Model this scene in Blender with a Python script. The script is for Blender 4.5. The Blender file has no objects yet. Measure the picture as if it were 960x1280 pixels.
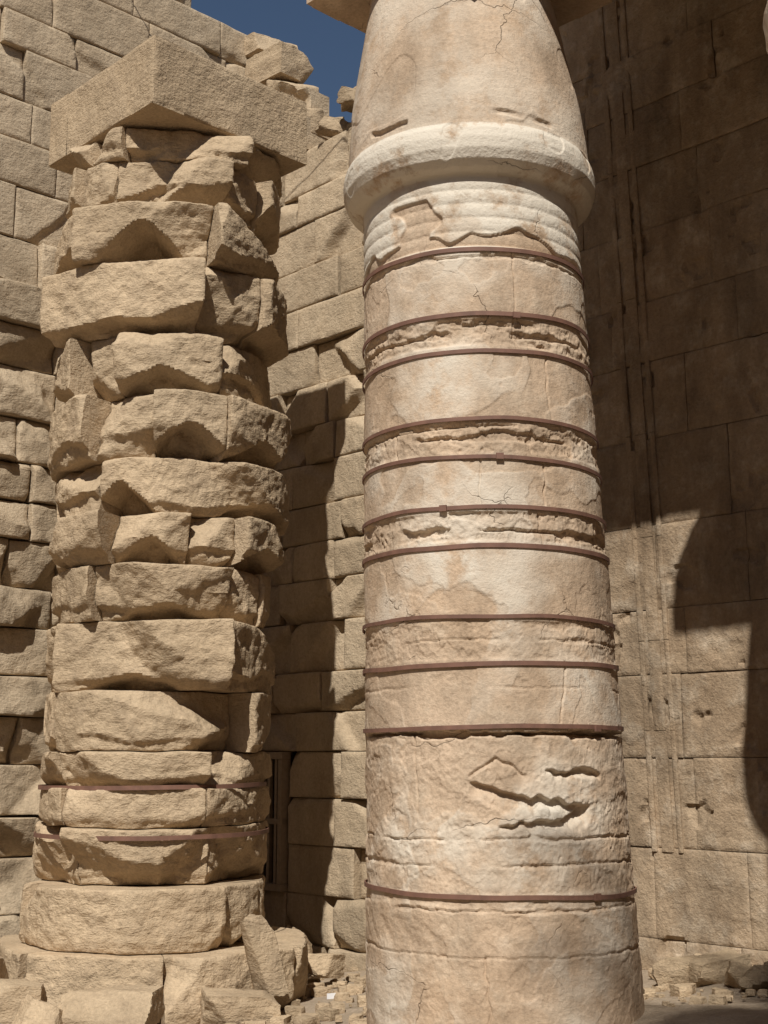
import bpy, math, random
from mathutils import Vector, noise
N = noise.noise
random.seed(7)
V = Vector
def sm(x):
    x = 0.0 if x < 0 else (1.0 if x > 1 else x)
    return x*x*(3-2*x)

class MB:
    def __init__(s): s.v=[]; s.f=[]; s.t=[]; s.q=[]
    def block(s, P, B, us, vs, tone, q=0.0):
        b=len(s.v); nu=len(us); nv=len(vs)
        for v in vs:
            for u in us:
                s.v.append(P(u,v)); s.t.append(tone); s.q.append(q)
        for j in range(nv-1):
            for i in range(nu-1):
                a=b+j*nu+i
                s.f.append((a,a+1,a+nu+1,a+nu))
        loop=[(i,0) for i in range(nu)]+[(nu-1,j) for j in range(1,nv)]+[(i,nv-1) for i in range(nu-2,-1,-1)]+[(0,j) for j in range(nv-2,0,-1)]
        k=len(s.v)
        for (i,j) in loop:
            s.v.append(s.v[b+j*nu+i].copy()); s.t.append(tone); s.q.append(q)
        k2=len(s.v)
        for (i,j) in loop:
            s.v.append(B(us[i],vs[j])); s.t.append(tone); s.q.append(q)
        n=len(loop)
        for m in range(n):
            m2=(m+1)%n
            s.f.append((k+m,k2+m,k2+m2,k+m2))
    def obj(s,name,mat,parent=None,smooth=True,sharp=34):
        me=bpy.data.meshes.new(name)
        me.from_pydata([tuple(x) for x in s.v],[],s.f)
        me.update()
        if smooth:
            me.polygons.foreach_set('use_smooth',[True]*len(me.polygons))
            if sharp:
                try: me.set_sharp_from_angle(angle=math.radians(sharp))
                except Exception as e: print(e)
        for nm,d in (('tone',s.t),('pale',s.q)):
            at=me.attributes.new(nm,'FLOAT','POINT'); at.data.foreach_set('value',d)
        me.materials.append(mat)
        o=bpy.data.objects.new(name,me); bpy.context.collection.objects.link(o)
        if parent: o.parent=parent
        return o
def empty(name):
    o=bpy.data.objects.new(name,None); bpy.context.collection.objects.link(o); return o

# ---------------------------------------------------------------- materials
def stone(name,c1,c2,c3,bump=1.0,crack=0.0,crackscale=1.2,pale=None,chisel=0.4,stain=0.0):
    m=bpy.data.materials.new(name); m.use_nodes=True
    nt=m.node_tree; nd=nt.nodes; L=nt.links
    bs=nd['Principled BSDF']; bs.inputs['Roughness'].default_value=0.92
    bs.inputs['Specular IOR Level'].default_value=0.1
    tc=nd.new('ShaderNodeTexCoord')
    def nz(scale,detail=4,rough=0.6,vec=None,dist=0.0,out='Fac'):
        n=nd.new('ShaderNodeTexNoise'); n.inputs['Scale'].default_value=scale
        n.inputs['Detail'].default_value=detail; n.inputs['Roughness'].default_value=rough
        n.inputs['Distortion'].default_value=dist
        L.new(vec or tc.outputs['Object'],n.inputs['Vector']); return n.outputs[out]
    def ramp(f,a,b,ca=0.0,cb=1.0):
        r=nd.new('ShaderNodeMapRange'); r.inputs[1].default_value=a; r.inputs[2].default_value=b
        r.inputs[3].default_value=ca; r.inputs[4].default_value=cb; L.new(f,r.inputs[0]); return r.outputs[0]
    def mix(f,a,b,mode='MIX'):
        x=nd.new('ShaderNodeMix'); x.data_type='RGBA'; x.blend_type=mode
        if isinstance(f,(int,float)): x.inputs[0].default_value=f
        else: L.new(f,x.inputs[0])
        for i,c in ((6,a),(7,b)):
            if isinstance(c,tuple): x.inputs[i].default_value=(*c,1)
            else: L.new(c,x.inputs[i])
        return x.outputs[2]
    def math_(op,a,b):
        x=nd.new('ShaderNodeMath'); x.operation=op
        for i,c in ((0,a),(1,b)):
            if isinstance(c,(int,float)): x.inputs[i].default_value=c
            else: L.new(c,x.inputs[i])
        return x.outputs[0]
    def scaled(sx,sy,sz,rot=(0,0,0)):
        mp=nd.new('ShaderNodeMapping'); mp.inputs['Scale'].default_value=(sx,sy,sz); mp.inputs['Rotation'].default_value=rot
        L.new(tc.outputs['Object'],mp.inputs['Vector']); return mp.outputs[0]
    col=mix(ramp(nz(1.1,3),0.35,0.65),c1,c2)
    mid=nz(4.5,6,0.68)
    col=mix(ramp(mid,0.50,0.66,0,0.75),col,c3)
    fine=nz(42,3,0.75)
    at=nd.new('ShaderNodeAttribute'); at.attribute_name='tone'
    g=math_('MULTIPLY',ramp(fine,0.3,0.7,0.84,1.14),at.outputs['Fac'])
    if stain>0:
        sn=nz(1.0,6,0.7,vec=scaled(2.6,2.6,0.9))
        g=math_('MULTIPLY',g,ramp(sn,0.42,0.66,1.05,1.0-stain))
    gc=nd.new('ShaderNodeCombineColor')
    for i in range(3): L.new(g,gc.inputs[i])
    col=mix(1.0,col,gc.outputs[0],'MULTIPLY')
    if pale:
        ap=nd.new('ShaderNodeAttribute'); ap.attribute_name='pale'
        pf=math_('MULTIPLY',ap.outputs['Fac'],ramp(mid,0.36,0.50))
        col=mix(pf,col,pale)
    h=math_('ADD',math_('MULTIPLY',mid,0.05),math_('MULTIPLY',fine,0.010))
    if chisel>0:
        ch=nz(1,3,0.6,vec=scaled(14,14,42,(0.8,0.6,0.3)),dist=0.8)
        h=math_('ADD',h,math_('MULTIPLY',ch,0.014*chisel))
    if crack>0:
        mxv=nd.new('ShaderNodeVectorMath'); mxv.operation='MULTIPLY_ADD'
        L.new(nz(3.0,4,out='Color'),mxv.inputs[0]); mxv.inputs[1].default_value=(0.35,0.35,0.35)
        L.new(scaled(1,1,1.5),mxv.inputs[2])
        vo=nd.new('ShaderNodeTexVoronoi'); vo.feature='DISTANCE_TO_EDGE'; vo.inputs['Scale'].default_value=crackscale
        L.new(mxv.outputs[0],vo.inputs['Vector'])
        cr=ramp(vo.outputs['Distance'],0.0,0.005,1,0)
        cr=math_('MULTIPLY',cr,ramp(nz(1.3,2),0.50,0.58))
        h=math_('SUBTRACT',h,math_('MULTIPLY',cr,0.02*crack))
        col=mix(math_('MULTIPLY',cr,0.45),col,(0.13,0.09,0.06))
    bp=nd.new('ShaderNodeBump'); bp.inputs['Strength'].default_value=0.9; bp.inputs['Distance'].default_value=bump
    L.new(h,bp.inputs['Height']); L.new(bp.outputs[0],bs.inputs['Normal'])
    L.new(col,bs.inputs['Base Color'])
    return m
M_rough=stone('sandstone_rough',(0.44,0.33,0.215),(0.49,0.375,0.25),(0.38,0.285,0.19),bump=0.9,chisel=0.8,stain=0.15)
M_wall=stone('sandstone_wall',(0.44,0.34,0.23),(0.48,0.38,0.265),(0.38,0.29,0.195),bump=0.7,chisel=0.7,stain=0.18)
M_dress=stone('sandstone_dressed_wall',(0.44,0.335,0.23),(0.34,0.245,0.16),(0.53,0.43,0.32),bump=0.7,chisel=0.3,stain=0.38)
M_col=stone('sandstone_column',(0.53,0.40,0.285),(0.47,0.34,0.23),(0.57,0.45,0.33),bump=0.42,crack=0.7,crackscale=1.0,chisel=0.35,pale=(0.66,0.59,0.49),stain=0.28)
M_ground=stone('sand_ground',(0.35,0.275,0.20),(0.29,0.225,0.16),(0.40,0.32,0.24),bump=1.0,chisel=0.0)
def simple(name,c,rough=0.8,metal=0.0,var=0.3,sc=25):
    m=bpy.data.materials.new(name); m.use_nodes=True; nt=m.node_tree; bs=nt.nodes['Principled BSDF']
    n=nt.nodes.new('ShaderNodeTexNoise'); n.inputs['Scale'].default_value=sc; n.inputs['Detail'].default_value=4
    t=nt.nodes.new('ShaderNodeTexCoord'); nt.links.new(t.outputs['Object'],n.inputs['Vector'])
    x=nt.nodes.new('ShaderNodeMix'); x.data_type='RGBA'
    x.inputs[6].default_value=(*[k*(1-var) for k in c],1); x.inputs[7].default_value=(*[min(1,k*(1+var)) for k in c],1)
    nt.links.new(n.outputs['Fac'],x.inputs[0]); nt.links.new(x.outputs[2],bs.inputs['Base Color'])
    bs.inputs['Roughness'].default_value=rough; bs.inputs['Metallic'].default_value=metal
    return m
M_iron=simple('rusted_iron',(0.17,0.085,0.058),0.7,0.0,0.5,14)
M_wood=simple('weathered_wood',(0.34,0.26,0.18),0.8)
M_paper=simple('paper',(0.75,0.75,0.76),0.8,0,0.1)
M_cable=simple('cable_rubber',(0.03,0.03,0.035),0.6)
M_leaf=simple('palm_leaf',(0.07,0.10,0.03),0.7)
M_bark=simple('palm_bark',(0.20,0.15,0.10),0.9)

# ---------------------------------------------------------------- layout
EX_B=V((0.695,-0.719,0)).normalized()
EX_L=V((0.719,0.695,0)).normalized()
UP=V((0,0,1))
EN_B=EX_B.cross(UP); EN_L=EX_L.cross(UP)
CORNER=V((-1.43,13.36,0))
R=V((0.67,8.2,0)); Lc=V((-1.8,10.6,0))
def gz(x,y):
    x=max(-4,min(4,x)); y=max(6,min(13.5,y))
    return 0.11*x-0.05*(y-9.1)

def samples(w,step):
    e=min(0.010,w*0.2)
    n=max(2,int((w-2*e)/step))
    return [0.0]+[(e+(w-2*e)*i/n)/w for i in range(n+1)]+[1.0]

def gen_cuts(w,h,n,big,bottom=0.0):
    out=[]
    for _ in range(n):
        if random.random()<bottom: side=0
        else: side=random.randint(0,3)
        if side==0: px,pz,a=random.uniform(0,w),0,math.pi/2
        elif side==1: px,pz,a=w,random.uniform(0,h),math.pi
        elif side==2: px,pz,a=random.uniform(0,w),h,-math.pi/2
        else: px,pz,a=0,random.uniform(0,h),0
        a+=random.uniform(-0.9,0.9)
        out.append((px,pz,math.cos(a),math.sin(a),random.uniform(0.1,1)*big,random.uniform(0.4,1.3)))
    return out
def cut_eval(cuts,x,z,lim):
    m=0.0
    for px,pz,dx,dz,d,s in cuts:
        c=((x-px)*dx+(z-pz)*dz-d)*s
        if c<m: m=c
    return max(m,-lim)

def wall_block(mb,O,ex,en,x0,x1,z0,z1,prot,rough,chip,gap,step,tone,depth=0.35,sd=0.0,edge=0.012,q=0.0,ncut=3,pits=0.0):
    w=x1-x0; h=z1-z0
    tl=random.uniform(-1,1)*rough*0.7; tu=random.uniform(-1,1)*rough*0.6
    s0=V((sd*3.1,sd*1.7,sd*2.3))
    cuts=gen_cuts(w,h,ncut,chip) if chip>0 else []
    def pos(u,v):
        x=x0+gap+(w-2*gap)*u; z=z0+gap+(h-2*gap)*v
        pb=O+ex*x+UP*z
        jx=0.010*N(pb*3+s0); jz=0.010*N(pb*2.5+s0*2)
        if rough<0.02: jx*=0.3; jz*=0.3
        return x+jx,z+jz,pb
    def P(u,v):
        x,z,pb=pos(u,v)
        eu=min(u,1-u)*w; ev=min(v,1-v)*h
        o=prot+rough*(0.55*N(pb*1.9+s0)+0.40*N(pb*6+s0)+0.25*N(pb*17))
        o+=tl*(u-0.5)*2+tu*(v-0.5)*2
        o-=edge*math.exp(-min(eu,ev)/0.008)
        if cuts:
            o+=cut_eval(cuts,u*w+0.03*N(pb*7+s0),v*h+0.03*N(pb*7-s0),chip*1.3)
        if pits>0:
            o-=pits*sm((N(pb*4.2+V((3,7,1)))+0.3*N(pb*14)-0.46)/0.10)
            o-=pits*0.30*sm((N(pb*1.4+V((9,7,1)))+0.35*N(pb*7)-0.12)/0.06)
        return O+ex*x+en*o+UP*z
    def B(u,v):
        x,z,pb=pos(u,v)
        return O+ex*x-en*depth+UP*z
    mb.block(P,B,samples(w,step),samples(h,step),tone,q)

def courses(zs,zt,hmin,hmax):
    z=zs; out=[]
    while z<zt:
        h=random.uniform(hmin,hmax); out.append((z,z+h)); z+=h
    return out

# ---------------------------------------------------------------- left wall
lw=empty('ashlar_stone_wall')
mb=MB()
LEN=8.0
O=CORNER-EX_L*LEN
sd=0
for ci,(z0,z1) in enumerate(courses(-0.4,12.2,0.34,0.52)):
    x=-random.uniform(0,0.6)
    while x<LEN:
        w=random.uniform(0.5,1.25); x1=min(x+w,LEN)
        if LEN-x1<0.3: x1=LEN
        sd+=1
        hi=z0>6.3
        far=(LEN-x)>3.6
        top=9.75 if (x+x1)/2>LEN-0.55 else (10.35 if (x+x1)/2>LEN-1.15 else 13)
        if hi: pr=random.uniform(-0.010,0.014); ro=0.012; chp=0.03; gp=0.003; nc=1
        else: pr=random.uniform(-0.04,0.11); ro=0.035; chp=0.10; gp=random.uniform(0.003,0.012); nc=3
        if z1<top:
            wall_block(mb,O,EX_L,EN_L,x,x1,z0,z1,pr+(0 if hi else 0.05),ro,chp,gp,0.09 if far else 0.024,random.uniform(0.90,1.08),sd=sd,ncut=nc)
        x=x1
mb.obj('left_wall_blocks',M_wall,lw)
mb=MB()
wall_block(mb,O,EX_L,EN_L,-0.2,LEN-1.25,-0.5,12.0,-0.12,0.0,0,0,1.0,0.8,depth=1.6)
wall_block(mb,O,EX_L,EN_L,LEN-1.25,LEN-0.3,-0.5,9.5,-0.12,0.0,0,0,1.0,0.8,depth=1.6)
wall_block(mb,O,EX_L,EN_L,LEN-0.3,LEN+0.4,-0.5,9.0,-0.12,0.0,0,0,1.0,0.8,depth=1.6)
mb.obj('wall_core',M_wall,lw)

# ---------------------------------------------------------------- back wall
def top_back(s):
    pts=[(0,9.5),(0.2,9.25),(0.62,8.55),(0.85,8.1),(1.3,8.05),(2.0,8.3),(3.0,8.5),(20,8.4)]
    for (a,b),(c,d) in zip(pts,pts[1:]):
        if s<=c: return b+(d-b)*(s-a)/(c-a)
    return 8.4
bw=empty('ashlar_stone_wall')
mb=MB(); md=MB()
zs=[(-0.5,-0.02),(-0.02,0.43),(0.43,0.87),(0.87,1.30),(1.30,1.73)]
z=1.73
while z<10.3:
    h=random.uniform(0.34,0.50); zs.append((z,z+h)); z+=h
for ci,(z0,z1) in enumerate(zs):
    x=0.0
    if 0.4<z0<1.7: x=0.72
    while x<3.3:
        w=random.uniform(0.45,1.05); x1=x+w
        if 3.3-x1<0.35: x1=3.3
        sd+=1
        if z1<top_back((x+x1)/2)+0.02:
            pr=random.uniform(-0.018,0.022)
            wall_block(mb,CORNER,EX_B,EN_B,x,x1,z0,z1,pr,0.014,0.07,random.uniform(0.002,0.007),0.024,random.uniform(0.92,1.08),sd=sd,ncut=random.choice([0,1,2,3]))
        x=x1
for ci,(z0,z1) in enumerate(courses(-0.5,8.2,0.42,0.72)):
    x=3.3; z1=min(z1,8.42)
    while x<12.5:
        w=random.uniform(0.7,1.4); x1=x+w
        if 12.5-x1<0.5: x1=12.5
        sd+=1
        wall_block(md,CORNER,EX_B,EN_B,x,x1,z0,z1,random.uniform(-0.006,0.006),0.008,0.03,0.0025,0.02 if x<6.5 else 0.2,random.uniform(0.85,1.12),sd=sd,edge=0.006,ncut=0,pits=0.024)
        x=x1
mb.obj('rough_wall_blocks',M_wall,bw)
md.obj('dressed_wall_blocks',M_dress,bw)
mb=MB()
wall_block(mb,CORNER,EX_B,EN_B,-0.3,0.01,-0.6,7.9,-0.12,0.0,0,0,1.0,0.7,depth=1.6)
wall_block(mb,CORNER,EX_B,EN_B,0.72,1.2,-0.6,7.9,-0.12,0.0,0,0,1.0,0.7,depth=1.6)
wall_block(mb,CORNER,EX_B,EN_B,0.01,0.72,-0.6,0.43,-0.12,0.0,0,0,1.0,0.7,depth=1.6)
wall_block(mb,CORNER,EX_B,EN_B,0.01,0.72,1.73,7.9,-0.12,0.0,0,0,1.0,0.7,depth=1.6)
wall_block(mb,CORNER,EX_B,EN_B,0.0,0.73,0.42,1.74,-0.9,0.0,0,0,1.0,0.7,depth=1.6)
wall_block(mb,CORNER,EX_B,EN_B,-0.3,0.6,7.9,8.4,-0.12,0.0,0,0,1.0,0.7,depth=1.6)
wall_block(mb,CORNER,EX_B,EN_B,1.2,12.6,-0.6,8.0,-0.12,0.0,0,0,1.0,0.7,depth=1.6)
mb.obj('wall_core',M_wall,bw)
mb=MB()
def strip(s0,w,z0,z1,lean,pr,sd):
    def P(u,v):
        z=z0+(z1-z0)*v; s=s0+w*u+lean*(z-z0)
        pb=CORNER+EX_B*s+UP*z
        o=pr+0.003*N(pb*3)+0.003*N(pb*9)-0.004*(1 if u in (0,1) else 0)
        return pb+EN_B*o
    def B(u,v):
        z=z0+(z1-z0)*v; s=s0+w*u+lean*(z-z0)
        return CORNER+EX_B*s+UP*z-EN_B*0.05
    mb.block(P,B,[i/5 for i in range(6)],[i/200 for i in range(201)],1.0)
for (za,zb) in ((1.0,1.86),(1.865,2.52),(2.525,3.3),(3.305,4.1),(4.105,5.2),(5.205,6.3),(6.305,8.2)):
    for s0_,w_ in ((4.86,0.045),(4.945,0.10),(5.085,0.04)):
        strip(s0_-0.035*(za-1.0),w_,za,zb,-0.035,random.uniform(0.007,0.011),1)
mb.obj('carved_strips',M_dress,bw)
def box(mb,O,ex,en,x0,x1,z0,z1,o0,o1,tone=1.0):
    def P(u,v): return O+ex*(x0+(x1-x0)*u)+en*o1+UP*(z0+(z1-z0)*v)
    def B(u,v): return O+ex*(x0+(x1-x0)*u)+en*o0+UP*(z0+(z1-z0)*v)
    mb.block(P,B,[0,1],[0,1],tone)
gr=MB()
box(gr,CORNER,EX_B,EN_B,0.02,0.705,1.66,1.725,-0.06,0.05)
box(gr,CORNER,EX_B,EN_B,0.02,0.705,0.435,0.50,-0.06,0.05)
box(gr,CORNER,EX_B,EN_B,0.02,0.705,1.05,1.10,-0.055,0.03)
box(gr,CORNER,EX_B,EN_B,0.65,0.705,0.505,1.655,-0.06,0.048)
for k in range(6):
    a=0.03+k*0.107
    box(gr,CORNER,EX_B,EN_B,a,a+0.036,0.5,1.66,-0.02,0.02)
gr.obj('window_grille',M_wood,None,False)

def rock(mb,c,size,rotz=0,tilt=0,seed=0,n=7,rough=0.12,box_=0.75,tone=1.0):
    cr,sr=math.cos(rotz),math.sin(rotz); ct,st=math.cos(tilt),math.sin(tilt)
    s0=V((seed*2.3,seed*1.1,seed*0.7))
    rnd=random.Random(seed)
    planes=[]
    if n>4:
        for _ in range(7):
            d=V((rnd.uniform(-1,1),rnd.uniform(-1,1),rnd.uniform(-1,1))).normalized()
            planes.append((d,rnd.uniform(0.75,1.15)))
    def T(p):
        l=p.length; q=p/l
        p2=p*box_+q*(1-box_)*1.15
        for d,o in planes:
            e=p2.dot(d)-o
            if e>0: p2=p2-d*e
        k=1+rough*0.8*N(p2*1.3+s0)+rough*0.5*N(p2*3.2+s0)+rough*0.3*N(p2*9+s0)
        p2=p2*k
        x,y,z=p2.x*size[0]/2,p2.y*size[1]/2,p2.z*size[2]/2
        x,z=x*ct+z*st,-x*st+z*ct
        x,y=x*cr-y*sr,x*sr+y*cr
        return V((c[0]+x,c[1]+y,c[2]+z))
    axes=[(V((1,0,0)),V((0,1,0)),V((0,0,1))),(V((-1,0,0)),V((0,-1,0)),V((0,0,1))),(V((0,1,0)),V((-1,0,0)),V((0,0,1))),
          (V((0,-1,0)),V((1,0,0)),V((0,0,1))),(V((0,0,1)),V((1,0,0)),V((0,1,0))),(V((0,0,-1)),V((-1,0,0)),V((0,1,0)))]
    for nn,a,b in axes:
        base=len(mb.v)
        for j in range(n+1):
            for i in range(n+1):
                p=nn+a*(i/n*2-1)+b*(j/n*2-1)
                mb.v.append(T(p)); mb.t.append(tone); mb.q.append(0)
        for j in range(n):
            for i in range(n):
                k=base+j*(n+1)+i
                mb.f.append((k,k+1,k+n+2,k+n+1))
mb=MB()
for k in range(90):
    s=0.9+k*0.028+random.uniform(-.05,.05)
    zt=7.95+0.40*sm((s-0.9)/0.9)
    back=random.uniform(0.0,0.9)
    p=CORNER+EX_B*s-EN_B*back
    sz=random.uniform(0.10,0.24)
    rock(mb,(p.x,p.y,zt-0.10+0.35*back+random.uniform(-0.06,0.06)),(sz*1.5,sz,sz*0.8),random.uniform(0,3),random.uniform(-.4,.4),k,6,0.16,0.85,random.uniform(.75,.95))
for k,(s,zc,sz) in enumerate(((0.02,9.30,(.60,.5,.30)),(0.32,8.98,(.62,.5,.36)),(0.50,8.62,(.50,.5,.36)),(0.70,8.25,(.42,.5,.34)))):
    p=CORNER+EX_B*s-EN_B*0.12
    rock(mb,(p.x,p.y,zc),sz,-0.8,0.05,k+300,12,0.08,0.95,1.0)
mb.obj('wall_top_rubble',M_rough,bw)

# ---------------------------------------------------------------- banded column
def interp(pts,z):
    if z<=pts[0][0]: return pts[0][1]
    for (a,b),(c,d) in zip(pts,pts[1:]):
        if z<=c:
            return b+(d-b)*(z-a)/(c-a)
    return pts[-1][1]
PROF=[(-0.3,0.818),(1.0,0.800),(2.75,0.765),(4.67,0.710),(4.70,0.700),(5.13,0.695),(5.15,0.71),(5.17,0.76),(5.21,0.80),(5.27,0.825),(5.34,0.83),(5.40,0.82),(5.435,0.803),(5.46,0.797),
      (5.6,0.787),(5.85,0.76),(6.15,0.71),(6.45,0.655),(6.8,0.59)]
def prof(z):
    r=interp(PROF,z)
    if 4.69<z<5.14:
        r+=0.009*abs(math.sin((z-4.69)/0.45*math.pi*5))**0.5
    return r
def lean(z): return -0.030*(z-1.65)
BANDS=[4.67,4.25,4.02,3.605,3.38,3.08,2.855,2.446,2.186,1.83,0.91]
JO=[(4.13,.026,.018,1),(3.50,.022,.015,2),(2.94,.028,.018,3),(2.32,.008,.006,4),(1.795,.055,.018,5),(1.22,.012,.006,6),(0.84,.012,.006,7),(0.60,.008,.004,8),(4.62,.012,.010,9),(3.56,.016,.008,11),(4.19,.015,.01,12),(2.05,.005,.003,13),(1.08,.010,.005,14)]
ZONES=[(4.06,4.22,1.0),(3.41,3.58,.85),(2.885,3.05,.85),(2.21,2.42,.6),(0.93,1.80,.5),(-.3,.9,.25)]
VJ=[(4.02,4.67,0.35,.004),(3.62,4.02,0.62,.004),(3.08,3.36,0.0,.004),(3.10,3.36,0.52,.006),(1.85,2.2,0.55,.004),(1.3,1.8,-0.62,.005),(2.86,3.05,0.45,.01),(3.4,3.58,-0.75,.01),(0.0,0.6,-0.1,.004)]
def col_tc(c):
    t=V((-c.x,-c.y,0)).normalized(); return t,V((-t.y,t.x,0))
def banded_column(c,name,res,zstep,seed,mat,hs=0.74,az=6.72,fine=False):
    par=empty(name)
    tcv,rt=col_tc(R)
    mb=MB(); nz_=int(7.05/zstep)
    so=V((seed*5.0,0,0))
    if fine:
        A_=[-1.75+3.5*i/res for i in range(res+1)]
        A_+=[1.75+(2*math.pi-3.5)*i/80 for i in range(1,80)]
    else: A_=[-math.pi+2*math.pi*i/res for i in range(res)]
    nA=len(A_)
    for j in range(nz_+1):
        z=-0.25+j*zstep
        r0=prof(z)
        m=0.08
        for a,b,k in ZONES:
            m=max(m,k*sm((z-a)/0.02+0.5)*sm((b-z)/0.02+0.5))
        if z>4.7: m=0.05
        jo=[q_ for q_ in JO if abs(z-q_[0])<0.10]
        vj=[q_ for q_ in VJ if q_[0]<z<q_[1]]
        for a in A_:
            ca,sa=math.cos(a),math.sin(a)
            d=tcv*ca+rt*sa
            p=d*r0+V((0,0,z))+so
            n1=N(p*2.1); n2=N(p*7.5); n3=N(p*23)
            dr=0.003*n1+m*(0.003*N(p*4.2+V((0,5,0)))+0.006*n2+0.010*n3) -m*0.004
            if m>0.2:
                n4=N(p*55)
                dr+=m*0.004*n4
                fl=N(V((p.x*3.2,p.y*3.2,p.z*6))+V((1,8,2)))+0.30*n3+0.1*n4
                dr-=0.012*m*sm((fl-0.10)/0.05)
                fl2=N(V((p.x*6,p.y*6,p.z*11))+V((5,8,2)))+0.3*n3+0.1*n4
                dr-=0.008*m*sm((fl2-0.12)/0.05)
            pale=0.35+0.8*n1+0.4*n2-0.3*m
            if z<4.7:
                for zj,dep,wd,s_ in jo:
                    zl=zj+0.016*N(V((ca*2.2,sa*2.2,s_)))+0.010*N(V((ca*9,sa*9,s_)))
                    ww=wd*(0.3+2.2*max(0,N(V((ca*2.6,sa*2.6,s_*3.1)))+0.12+0.6*N(V((ca*11,sa*11,s_)))))+0.003
                    am=sm((N(V((ca*1.7,sa*1.7,s_*7.7)))+0.30)/0.2)
                    x=(z-zl)/ww
                    if abs(x)<1.3: dr-=dep*am*(sm((1.2-abs(x))/0.4))
                for z0_,z1_,av,dp in vj:
                    aa=av+0.05*N(V((z*3,av*9,1)))+0.02*N(V((z*14,av*9,1)))
                    dr-=(dp+0.004)*sm((0.011-abs(a-aa))/0.007)
                sp=sm((N(p*1.6+V((7,1,3)))+0.15*n2-0.20)/0.03)
                dr-=0.005*sp*(1-m); pale-=0.45*sp
                sp2=sm((N(p*3.4+V((2,6,3)))+0.25*n2+0.1*n3-0.26)/0.03)
                dr-=0.004*sp2; pale-=0.25*sp2
            ps=a if a<math.pi else a-2*math.pi
            if 1.0<z<1.86 and -0.5<ps<1.2:
                for zc_,sl_,e0_,ew_,ex_,sd_ in ((1.50,-0.15,0.28,0.48,0.12,2),(1.30,0.10,0.36,0.36,0.06,6),(1.62,-0.05,0.62,0.26,0.06,8)):
                    zl=zc_+sl_*ps+0.05*N(V((ps*3.5,1,sd_)))+0.018*N(V((ps*14,1,sd_)))+0.006*n3
                    e=(ps-e0_)/ew_
                    if abs(e)>=1: continue
                    wgt=sm((1-e*e)/0.3)
                    below=zl-z
                    if below>0:
                        ext=ex_*(1+N(V((ps*4.5,7.3,sd_))))+0.03*N(V((ps*14,7,sd_)))+0.01*n3
                        k=sm((ext-below)/0.03)
                        dr-=wgt*k*sm(below/0.014)*(0.018+0.034*max(0,1-below/0.08)+0.006*n2)
                lz=abs(z-(1.66-0.5*abs(ps-0.02)+0.02*N(V((ps*12,3,3)))))
                dr-=0.014*sm((0.016-lz)/0.012)*sm((0.22-abs(ps-0.02))/0.05)
                # dark slot opened under the band on the right
                if ps>0.15:
                    hw_=0.022*(0.5+0.8*abs(N(V((ps*6,4,4)))))
                    dr-=0.06*sm((hw_-abs(z-1.795-0.01*N(V((ps*9,4,1)))))/0.010)*sm((ps-0.15)/0.05)
            if z<0.92: dr+=0.008*sm((0.86-z+0.02*N(p*3)+0.01*n2)/0.012)*(0.8+0.4*n1)
            if z<0.84:
                dr-=0.003*max(0,math.sin((a*14+z*16)*2.2+3*n1))*sm((z-0.62)/0.03)*sm((0.80-z)/0.03)
            if 4.69<z<5.14:
                pale=1.1-0.5*sm((n1+0.4*n2-0.1)/0.2)
                dm=0.0
                if -0.80<ps<-0.15: dm=max(dm,sm((1.0-abs((ps+0.48+0.2*(z-4.9))/(0.17))-0.9*n2)/0.15)*sm((5.02-z)/0.02))
                if z<4.84: dm=max(dm,sm((N(V((ca*3,sa*3,8)))*0.9+0.45*n2+(4.745-z)*9)/0.08))
                dr-=0.018*dm; pale*=1-dm
            if 5.14<=z<5.44:
                pale=1.2+0.5*n1+0.3*n2
                dr+=0.003*N(p*4)-0.006*sm((N(p*3.7+V((1,2,3)))+0.2*n2-0.3)/0.05)
            if z>=5.44:
                pale=0.25+0.5*n1
                zl=5.50+0.04*N(V((ca*2,sa*2,3)))+0.01*N(V((ca*10,sa*10,3)))
                am=sm((N(V((ca*2.1,sa*2.1,9.1)))+0.02)/0.1)
                dr-=0.020*am*sm((0.022-abs(z-zl))/0.010)
                dr-=0.005*sm((N(p*2.0+V((3,3,3)))+0.1*n2-0.26)/0.02)
            mb.v.append(V((c.x+lean(z),c.y,z))+d*(r0+dr)); mb.t.append(1.0+0.10*n1+0.05*n2-0.05*m); mb.q.append(max(0,min(1.3,pale)))
    for j in range(nz_):
        for i in range(nA):
            i2=(i+1)%nA
            mb.f.append((j*nA+i,j*nA+i2,(j+1)*nA+i2,(j+1)*nA+i))
    mb.obj('shaft_and_capital',mat,par,sharp=0)
    ab=MB()
    cc=V((c.x+lean(6.9),c.y,0))
    faces4(ab,cc,hs,az,7.28,0.008,seed+3)
    ab.obj('abacus',mat,par)
    return par
def faces4(ab,cc,hs,z0,z1,ro,sd_,step=0.05,ncut=2,edge=0.008):
    for ex in (EX_B,EX_L,-EX_B,-EX_L):
        en=ex.cross(UP)
        wall_block(ab,cc+en*hs-ex*hs,ex,en,0,2*hs,z0,z1,0,ro,ro*4,0,step,1.0,sd=sd_,edge=edge,depth=0.3,ncut=ncut); sd_+=1
    for zz,flip in ((z0,True),(z1,False)):
        nn=24; base=len(ab.v)
        for j in range(nn+1):
            for i in range(nn+1):
                p=cc+EX_B*(-hs+0.012+(2*hs-0.024)*i/nn)+EX_L*(-hs+0.012+(2*hs-0.024)*j/nn)
                ab.v.append(V((p.x,p.y,zz+ro*N(p*3)+(0.004 if flip else -0.004)))); ab.t.append(1); ab.q.append(0)
        for j in range(nn):
            for i in range(nn):
                a=base+j*(nn+1)+i
                f=(a,a+1,a+nn+2,a+nn+1)
                ab.f.append(f[::-1] if flip else f)
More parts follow.
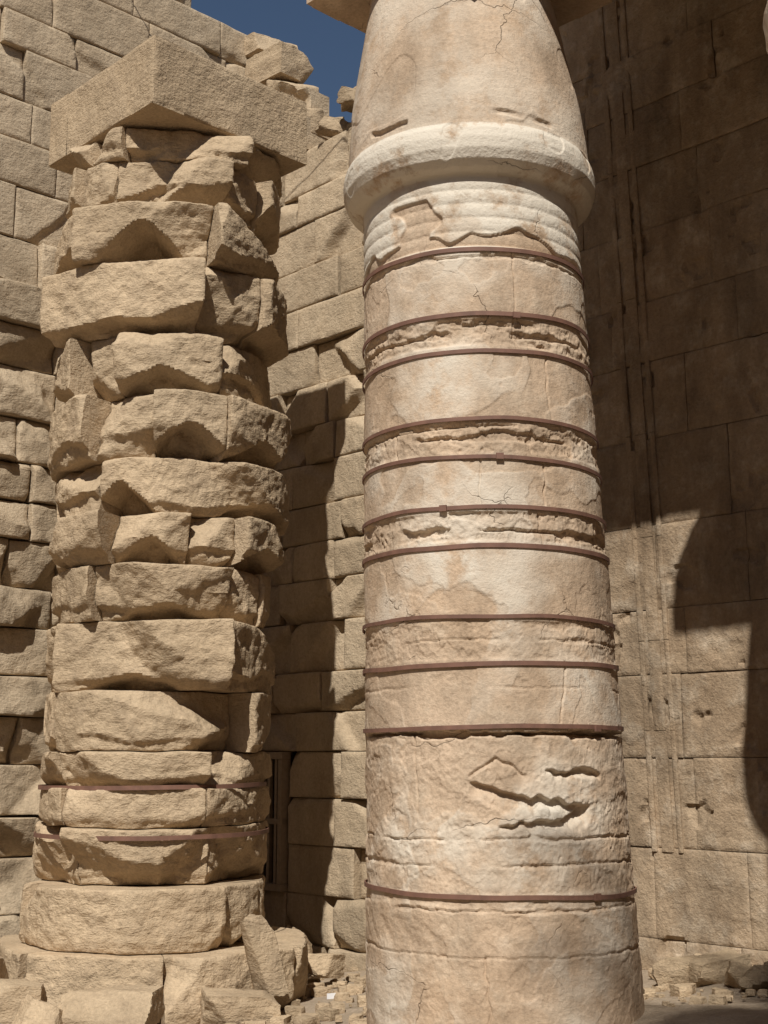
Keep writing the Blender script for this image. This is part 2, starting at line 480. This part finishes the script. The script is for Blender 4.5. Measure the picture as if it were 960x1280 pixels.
def band(par,c,z,rfun,h=0.030,th=0.010,tilt=0.0,ph=0.0,leanf=lean,a0=0,a1=2*math.pi,wob=0.004,name='iron_band'):
    mb=MB(); n=160
    tcv,rt=col_tc(c)
    for i in range(n+1):
        a=a0+(a1-a0)*i/n
        d=tcv*math.cos(a)+rt*math.sin(a)
        zz=z+tilt*math.sin(a+ph)+wob*N(V((math.cos(a)*2,math.sin(a)*2,z*3)))
        r=rfun(z,a)
        for (dr,dz) in ((0,-h/2),(th,-h/2),(th,h/2),(0,h/2)):
            mb.v.append(V((c.x+leanf(z),c.y,zz+dz))+d*(r+dr)); mb.t.append(1); mb.q.append(0)
    for i in range(n):
        for k in range(4):
            k2=(k+1)%4
            mb.f.append((i*4+k,(i+1)*4+k,(i+1)*4+k2,i*4+k2))
    return mb.obj(name,M_iron,par,False)
c1=banded_column(R,'banded_stone_column',600,0.0075,0,M_col,fine=True)
for k,zb in enumerate(BANDS):
    band(c1,R,zb,lambda z,a:prof(z-0.02 if z>4.6 else z)+0.002,th=0.008,h=random.uniform(0.021,0.026),tilt=random.uniform(-0.014,0.014),ph=random.uniform(0,6),wob=0.010)
lug=MB()
tcv,rt=col_tc(R)
for zb,a in ((0.91,0.72),(4.25,0.35),(3.38,0.15),(1.83,0.85),(3.08,-0.3)):
    d=tcv*math.cos(a)+rt*math.sin(a); ex=-tcv*math.sin(a)+rt*math.cos(a)
    rr=prof(zb)+0.008
    box(lug,V((R.x+lean(zb),R.y,0))+d*rr,ex,d,-0.022,0.022,zb-0.020,zb+0.016,0,0.014)
lug.obj('band_clamps',M_iron,c1,False)
for k,s in enumerate((3.13,6.4)):
    c=R+EX_B*s
    cx=banded_column(c,'stone_column',160,0.04,k+2,M_col,0.86,6.9)
    for zb in BANDS[1::2]: band(cx,c,zb,lambda z,a:prof(z)+0.006)

pr=empty('portico_roof')
mb=MB(); sdd=300
x=-0.25
for x1 in (3.05,6.4,8.2):
    O_=R+V((lean(7),0,0))+EN_B*0.56
    wall_block(mb,O_,EX_B,EN_B,x,x1,7.285,8.42,0,0.012,0.04,0.004,0.1,1.0,depth=1.18,sd=sdd); sdd+=1
    x=x1
O_=R+V((lean(7),0,0))
box(mb,O_,EX_B,EN_B,-0.22,8.2,7.32,8.40,-0.61,0.48)
x=-0.6
while x<8.2:
    x1=min(8.2,x+random.uniform(0.9,1.4))
    wall_block(mb,O_+EN_B*0.60,EX_B,EN_B,x,x1,8.43,8.85,0,0.012,0.04,0.004,0.1,1.0,depth=3.4,sd=sdd); sdd+=1
    x=x1
mb.obj('architrave_and_slabs',M_wall,pr)

# ---------------------------------------------------------------- rough column
lc=empty('unfinished_stone_column')
tcL,rtL=col_tc(Lc)
def wedge(mb,a0,a1,z0,z1,Rr,cut,ch,sd_,flat=0.5,topc=0.012,back=0.2,dx=0.0,res=0.016,notch=None):
    a0=math.radians(a0); a1=math.radians(a1); am=(a0+a1)/2; ha=(a1-a0)/2
    wl=(a1-a0)*Rr; h=z1-z0; g=0.004
    s0=V((sd_*1.9,sd_*0.7,sd_*1.3))
    us=samples(wl,res); vs=samples(h,res)
    cuts=gen_cuts(wl,h,3,0.06,0.4)
    if cut>0.1:
        for _ in range(2):
            cuts.append((random.uniform(0.2,0.8)*wl,0,random.uniform(-0.30,0.30),1.0,ch*random.uniform(0.6,1.0),random.uniform(0.9,1.5)*cut/0.12))
    def ang(u): return a0+g/Rr+(a1-a0-2*g/Rr)*u
    def P(u,v):
        a=ang(u); z=z0+g+(h-2*g)*v
        d=tcL*math.cos(a)+rtL*math.sin(a)
        p=d*Rr+V((0,0,z))
        r=Rr
        if ha<0.9: r=Rr*(1-flat)+flat*Rr*math.cos(ha*0.5)/math.cos(a-am)
        eu=min(u,1-u)*wl; eb=v*h; et=(1-v)*h
        cn=0.55+0.8*N(p*1.7+s0)
        chn=ch*(0.8+0.7*N(p*2.3+s0*2))
        if chn>0.01: r-=cut*max(0.0,cn)*sm((chn-eb)/0.05+0.4)
        r-=0.012*math.exp(-eu/0.008)+topc*math.exp(-et/0.008)+0.012*math.exp(-eb/0.010)
        n5=N(p*28)
        r+=0.022*N(p*2.1+s0)+0.018*N(p*5.2+s0)+0.013*N(p*12+s0)+0.008*n5+0.004*N(p*60)
        nn=0.045*N(p*5+s0)+0.014*N(p*21); n2=0.045*N(p*5-s0)+0.014*N(p*21-s0)
        r+=cut_eval(cuts,u*wl+nn,v*h+n2,0.18)
        if notch:
            for ac,hw,nh,dp in notch:
                q_=nh*(1-(abs(a-math.radians(ac)+0.5*nn)/math.radians(hw))**1.3)
                r-=dp*sm((q_-eb+0.4*n2)/0.05)
        z+=0.018*N(V((math.cos(a)*3,math.sin(a)*3,(z1 if v>0.5 else z0)*3)))
        return V((Lc.x+dx,Lc.y,z))+d*r
    def B(u,v):
        a=ang(u); z=z0+g+(h-2*g)*v
        d=tcL*math.cos(a)+rtL*math.sin(a)
        return V((Lc.x+dx,Lc.y,z))+d*back
    mb.block(P,B,us,vs,random.uniform(0.90,1.08))
LAY=[
 (-0.15,0.31,[(-110,-50,1.12,.03,.05),(-50,5,1.08,.03,.05),(5,60,1.2,.02,.05),(60,115,1.22,.02,.05)]),
 (0.31,0.75,[(-110,-75,.97,.02,.05),(-75,34,.97,.02,.06),(34,62,.90,.06,.12),(62,115,.88,.04,.1)]),
 (0.75,1.17,[(-110,-44,.90,.04,.1),(-44,30,.89,.05,.1),(30,110,.87,.06,.1)]),
 (1.17,1.45,[(-110,-46,.88,.04,.05),(-46,24,.87,.04,.05),(24,110,.86,.05,.08)]),
 (1.45,1.71,[(-110,-60,.88,.04,.05),(-60,24,.89,.04,.05),(24,110,.88,.05,.08)]),
 (1.71,2.16,[(-110,-62,.86,.05,.1),(-62,52,.87,.04,.1),(52,110,.90,.07,.12)]),
 (2.16,2.67,[(-110,-60,.88,.06,.1),(-60,30,.95,.08,.08,[(-14,38,.13,.17)]),(30,110,.92,.08,.12)]),
 (2.67,3.09,[(-110,-36,.85,.08,.12),(-36,34,.95,.08,.10,[(0,30,.13,.14)]),(34,58,.88,.06,.1),(58,112,.88,.06,.1)]),
 (3.09,3.48,[(-110,-26,.97,.12,.12),(-26,14,.87,.06,.1,[(-6,20,.22,.18)]),(14,38,.88,.08,.12),(38,72,1.02,.10,.10,[(55,20,.2,.22)]),(72,112,.90,.1,.1)]),
 (3.48,3.91,[(-110,-36,.86,.08,.2),(-36,95,1.01,.06,.08,[(-24,20,.26,.28),(55,26,.14,.18)]),(95,115,.9,.1,.1)]),
 (3.91,4.41,[(-110,-40,.93,.10,.16),(-40,-6,.86,.08,.2),(-6,28,.98,.06,.1,[(11,22,.26,.22)]),(28,80,1.0,.08,.1,[(52,24,.22,.20)]),(80,112,.9,.1,.1)]),
 (4.41,4.89,[(-110,-52,.92,.10,.16),(-52,-26,.80,.06,.2),(-26,26,.95,.06,.1,[(-4,26,.20,.20)]),(26,112,.84,.08,.2)]),
 (4.89,5.45,[(-110,-70,.93,.14,.12),(-70,14,.97,.16,.09),(14,46,.98,.12,.14),(46,112,1.0,.20,.16)]),
 (5.45,5.91,[(-110,-46,.97,.16,.14),(-46,18,1.02,.06,.08,[(-14,23,.32,.40)]),(18,112,1.02,.12,.13)]),
 (5.91,6.38,[(-110,-60,.89,.10,.16),(-60,-36,.82,.08,.2),(-36,30,.89,.12,.2),(30,58,.80,.10,.16),(58,112,.92,.14,.16)]),
 (6.38,6.64,[(-110,-58,.92,.08,.08),(-58,-30,.84,.06,.1),(-30,40,.92,.12,.1),(40,112,.92,.08,.1)]),
]
mb=MB(); q=400
for z0,z1,bl in LAY:
    for b_ in bl:
        a0,a1,Rr,cut,ch=b_[:5]
        wedge(mb,a0,a1,z0,z1,Rr,cut,ch,q,notch=b_[5] if len(b_)>5 else None); q+=1
    s=bl[-1][1]; e=bl[0][0]+360
    wedge(mb,s,(s+e)/2,z0,z1,.88,.06,.1,q,res=0.06); q+=1
    wedge(mb,(s+e)/2,e,z0,z1,.88,.06,.1,q,res=0.06); q+=1
mb.obj('drum_blocks',M_rough,lc)
ab=MB(); faces4(ab,V((Lc.x+0.02,Lc.y,0)),0.79,6.67,7.24,0.012,78,0.02,0,0.014)
ab.obj('abacus',M_rough,lc)
fl=lambda z:0.0
band(lc,Lc,1.455,lambda z,a:0.872+0.01*math.sin(a*3),h=0.032,leanf=fl,tilt=0.01)
band(lc,Lc,1.10,lambda z,a:0.895+0.01*math.sin(a*3+1),h=0.032,leanf=fl,tilt=0.008)

# ---------------------------------------------------------------- ground & rubble
mb=MB()
xs=[-300,-120,-50,-20,-10]+[-6+0.08*i for i in range(151)]+[10,20,50,120,300]
ys=[-300,-100,-30,-8,0,4]+[6+0.07*i for i in range(116)]+[18,30,60,150,400]
for y in ys:
    for x in xs:
        z=gz(x,y)
        if -6<=x<=6 and 6<=y<=14: z+=0.035*N(V((x*1.3,y*1.3,0)))+0.018*N(V((x*5,y*5,2)))
        mb.v.append(V((x,y,z))); mb.t.append(1); mb.q.append(0)
nx=len(xs)
for j in range(len(ys)-1):
    for i in range(nx-1):
        a=j*nx+i; mb.f.append((a,a+1,a+nx+1,a+nx))
mb.obj('ground',M_ground)
def sky_blocker(name,x0,x1,y0,y1,h,bat):  # battered mass, added out of view to block sky light
    mb=MB()
    b=[V((x0,y0,-1)),V((x1,y0,-1)),V((x1,y1,-1)),V((x0,y1,-1))]
    t=[V((x0+bat,y0+bat,h)),V((x1-bat,y0+bat,h)),V((x1-bat,y1-bat,h)),V((x0+bat,y1-bat,h))]
    c_=[V((x0+bat-.6,y0+bat-.6,h+1)),V((x1-bat+.6,y0+bat-.6,h+1)),V((x1-bat+.6,y1-bat+.6,h+1)),V((x0+bat-.6,y1-bat+.6,h+1))]
    mb.v=b+t+c_; mb.t=[1]*12; mb.q=[0]*12
    for o in (0,4):
        for i in range(4):
            j=(i+1)%4; mb.f.append((o+i,o+j,o+j+4,o+i+4))
    mb.f.append((8,9,10,11))
    mb.obj(name,M_wall,None,False)
sky_blocker('sky_blocker_pylon',-26,24,-30,-21,16,1.4)  # added behind the camera to cut low sky fill and ground bounce
sky_blocker('sky_blocker_wall',-22,-18,-20,22,10,0.5)  # unseen left wall, added to cut sky fill from the side
sky_blocker('sky_blocker_wall',17,21,-20,22,10,0.5)  # unseen right wall, added to cut sky fill as on the left
# date palm standing in the court (its frond tips shade the foot of the banded column)
pt=empty('palm_tree')
C=V((0.62,-2.05,11.2))
tr=MB(); nn=60
for j in range(nn+1):
    z=-0.6+(C.z+0.5)*j/nn
    r=0.20+0.05*math.exp(-z)+0.018*(j%2)
    for i in range(14):
        a=i/14*2*math.pi
        tr.v.append(V((C.x+0.25*math.sin(z*0.25)-0.25*math.sin(C.z*0.25)+r*math.cos(a),C.y+r*math.sin(a),z))); tr.t.append(1); tr.q.append(0)
for j in range(nn):
    for i in range(14):
        i2=(i+1)%14; tr.f.append((j*14+i,j*14+i2,(j+1)*14+i2,(j+1)*14+i))
tr.obj('trunk',M_bark,pt)
rn=random.Random(5)
cr_=MB()
for k in range(26):
    az=k*2.399+rn.uniform(-.2,.2); e0=rn.uniform(0.0,1.2); Lf=rn.uniform(1.6,2.1)
    hd=V((math.cos(az),math.sin(az),0)); pos=C.copy(); side=V((-hd.y,hd.x,0)); e=e0
    ns=34
    for i in range(ns):
        dirv=hd*math.cos(e)+UP*math.sin(e)
        nxt=pos+dirv*(Lf/ns)
        e-=0.055
        wv=0.012*(1-i/ns)+0.003
        b=len(cr_.v); cr_.v+=[pos-side*wv,pos+side*wv,nxt+side*wv,nxt-side*wv]; cr_.f.append((b,b+1,b+2,b+3))
        ll=0.42*math.sin(math.pi*min(1,(i+3)/ns*0.95))+0.05
        for sg in (-1,1):
            tip=pos+side*sg*ll*0.8+dirv*ll*0.55-UP*ll*0.25
            b=len(cr_.v); cr_.v+=[pos,pos+dirv*0.035,tip]; cr_.f.append((b,b+1,b+2))
        pos=nxt
cr_.t=[1]*len(cr_.v); cr_.q=[0]*len(cr_.v)
cr_.obj('fronds',M_leaf,pt,False)

def one(name,*a,**k):
    m=MB(); rock(m,*a,**k); return m.obj(name,M_rough)
FB=[((-2.52,9.05,0.06),(0.58,0.45,0.36),0.15,0.05),((-1.78,8.95,0.02),(0.62,0.45,0.34),-0.1,0.0),((-2.15,8.75,-0.05),(0.34,0.3,0.36),0.5,0.5),
    ((-2.75,9.5,0.16),(0.36,0.4,0.34),0.6,0.2),((-3.1,9.3,0.05),(0.4,0.5,0.4),0.3,0.1),((-0.86,9.75,0.30),(0.22,0.3,0.55),0.2,-0.25),((-2.9,8.75,-0.15),(0.5,0.4,0.25),0.1,0.0),
    ((-0.75,11.6,0.12),(0.28,0.3,0.22),0.4,0.5),((-0.55,11.3,0.0),(0.4,0.3,0.18),1.0,0.1),((-0.95,11.3,0.05),(0.3,0.3,0.3),0.2,0.2),((-0.98,9.4,-0.02),(0.5,0.45,0.26),0.2,0.05)]
for k,(c,s_,r_,t_) in enumerate(FB):
    one('fallen_stone_block',c,s_,r_,t_,k+20,n=18,rough=0.08,box_=0.95,tone=random.uniform(.9,1.1))
for k in range(20):
    x=random.uniform(1.75,3.2); y=9.05-(x-1.75)*0.62+random.uniform(-0.45,0.5)
    s_=random.uniform(0.10,0.28)
    one('rubble_stone',(x,y,gz(x,y)+s_*0.2),(s_*1.4,s_,s_*0.8),random.uniform(0,3),random.uniform(-.3,.3),k+60,n=8,rough=0.14,box_=0.9,tone=random.uniform(.75,1.0))
mb=MB()
for k in range(1500):
    x=random.uniform(-3.6,3.6); y=random.uniform(8.0,12.6)
    s_=random.choice([0.015,0.02,0.03,0.04,0.06,0.09])*random.uniform(.7,1.2)
    rock(mb,(x,y,gz(x,y)+s_*0.2),(s_*1.3,s_,s_*.8),random.uniform(0,3),0,k,3 if s_>.05 else 2,0.25,0.75,random.uniform(.8,1.15))
mb.obj('gravel',M_rough)
mb=MB()
box(mb,V((-0.42,10.2,0)),V((0.9,0.4,0)).normalized(),V((0.3,-0.9,0.2)).normalized(),0,0.07,gz(-.4,10.2)+0.02,gz(-.4,10.2)+0.06,0,0.003)
mb.obj('paper_scrap',M_paper,None,False)
def cable(name,pts,r=0.006):
    cu=bpy.data.curves.new(name,'CURVE'); cu.dimensions='3D'; cu.bevel_depth=r
    sp=cu.splines.new('POLY'); sp.points.add(len(pts)-1)
    for i,p in enumerate(pts): sp.points[i].co=(*p,1)
    cu.materials.append(M_cable)
    o=bpy.data.objects.new(name,cu); bpy.context.collection.objects.link(o)
A=CORNER-EX_L*2.2+EN_L*0.25+UP*10.1; B_=CORNER+EX_B*3.4+EN_B*0.25+UP*9.05
cable('overhead_cable',[A.lerp(B_,t/20)-UP*0.25*math.sin(math.pi*t/20) for t in range(21)])

# ---------------------------------------------------------------- light, sky, camera
el=math.radians(49)
d=V((0.17*math.cos(el),0.985*math.cos(el),-math.sin(el))).normalized()
sl=bpy.data.lights.new('sun','SUN'); sl.energy=5.0; sl.angle=math.radians(0.53); sl.color=(1.0,0.965,0.895)
so=bpy.data.objects.new('sun',sl); so.rotation_euler=d.to_track_quat('-Z','Y').to_euler(); so.location=(-3,-10,20)
bpy.context.collection.objects.link(so)
w=bpy.data.worlds.new('World'); bpy.context.scene.world=w; w.use_nodes=True
nt=w.node_tree; bg=nt.nodes['Background']; sk=nt.nodes.new('ShaderNodeTexSky'); sk.sky_type='NISHITA'
sk.sun_disc=False; sk.sun_elevation=el; sk.sun_rotation=math.radians(189.8); sk.air_density=1.0; sk.dust_density=0.3; sk.ozone_density=2.0
nt.links.new(sk.outputs[0],bg.inputs[0]); bg.inputs[1].default_value=0.052
cam=bpy.data.cameras.new('camera'); cam.sensor_fit='VERTICAL'; cam.sensor_height=36; cam.lens=36*1650/1280; cam.clip_end=2000
co=bpy.data.objects.new('camera',cam); co.location=(0,0,1.65); co.rotation_euler=(math.radians(90+10.64),0,0)
bpy.context.collection.objects.link(co)
sc=bpy.context.scene; sc.camera=co
sc.view_settings.view_transform='Standard'; sc.view_settings.look='None'; sc.view_settings.exposure=0
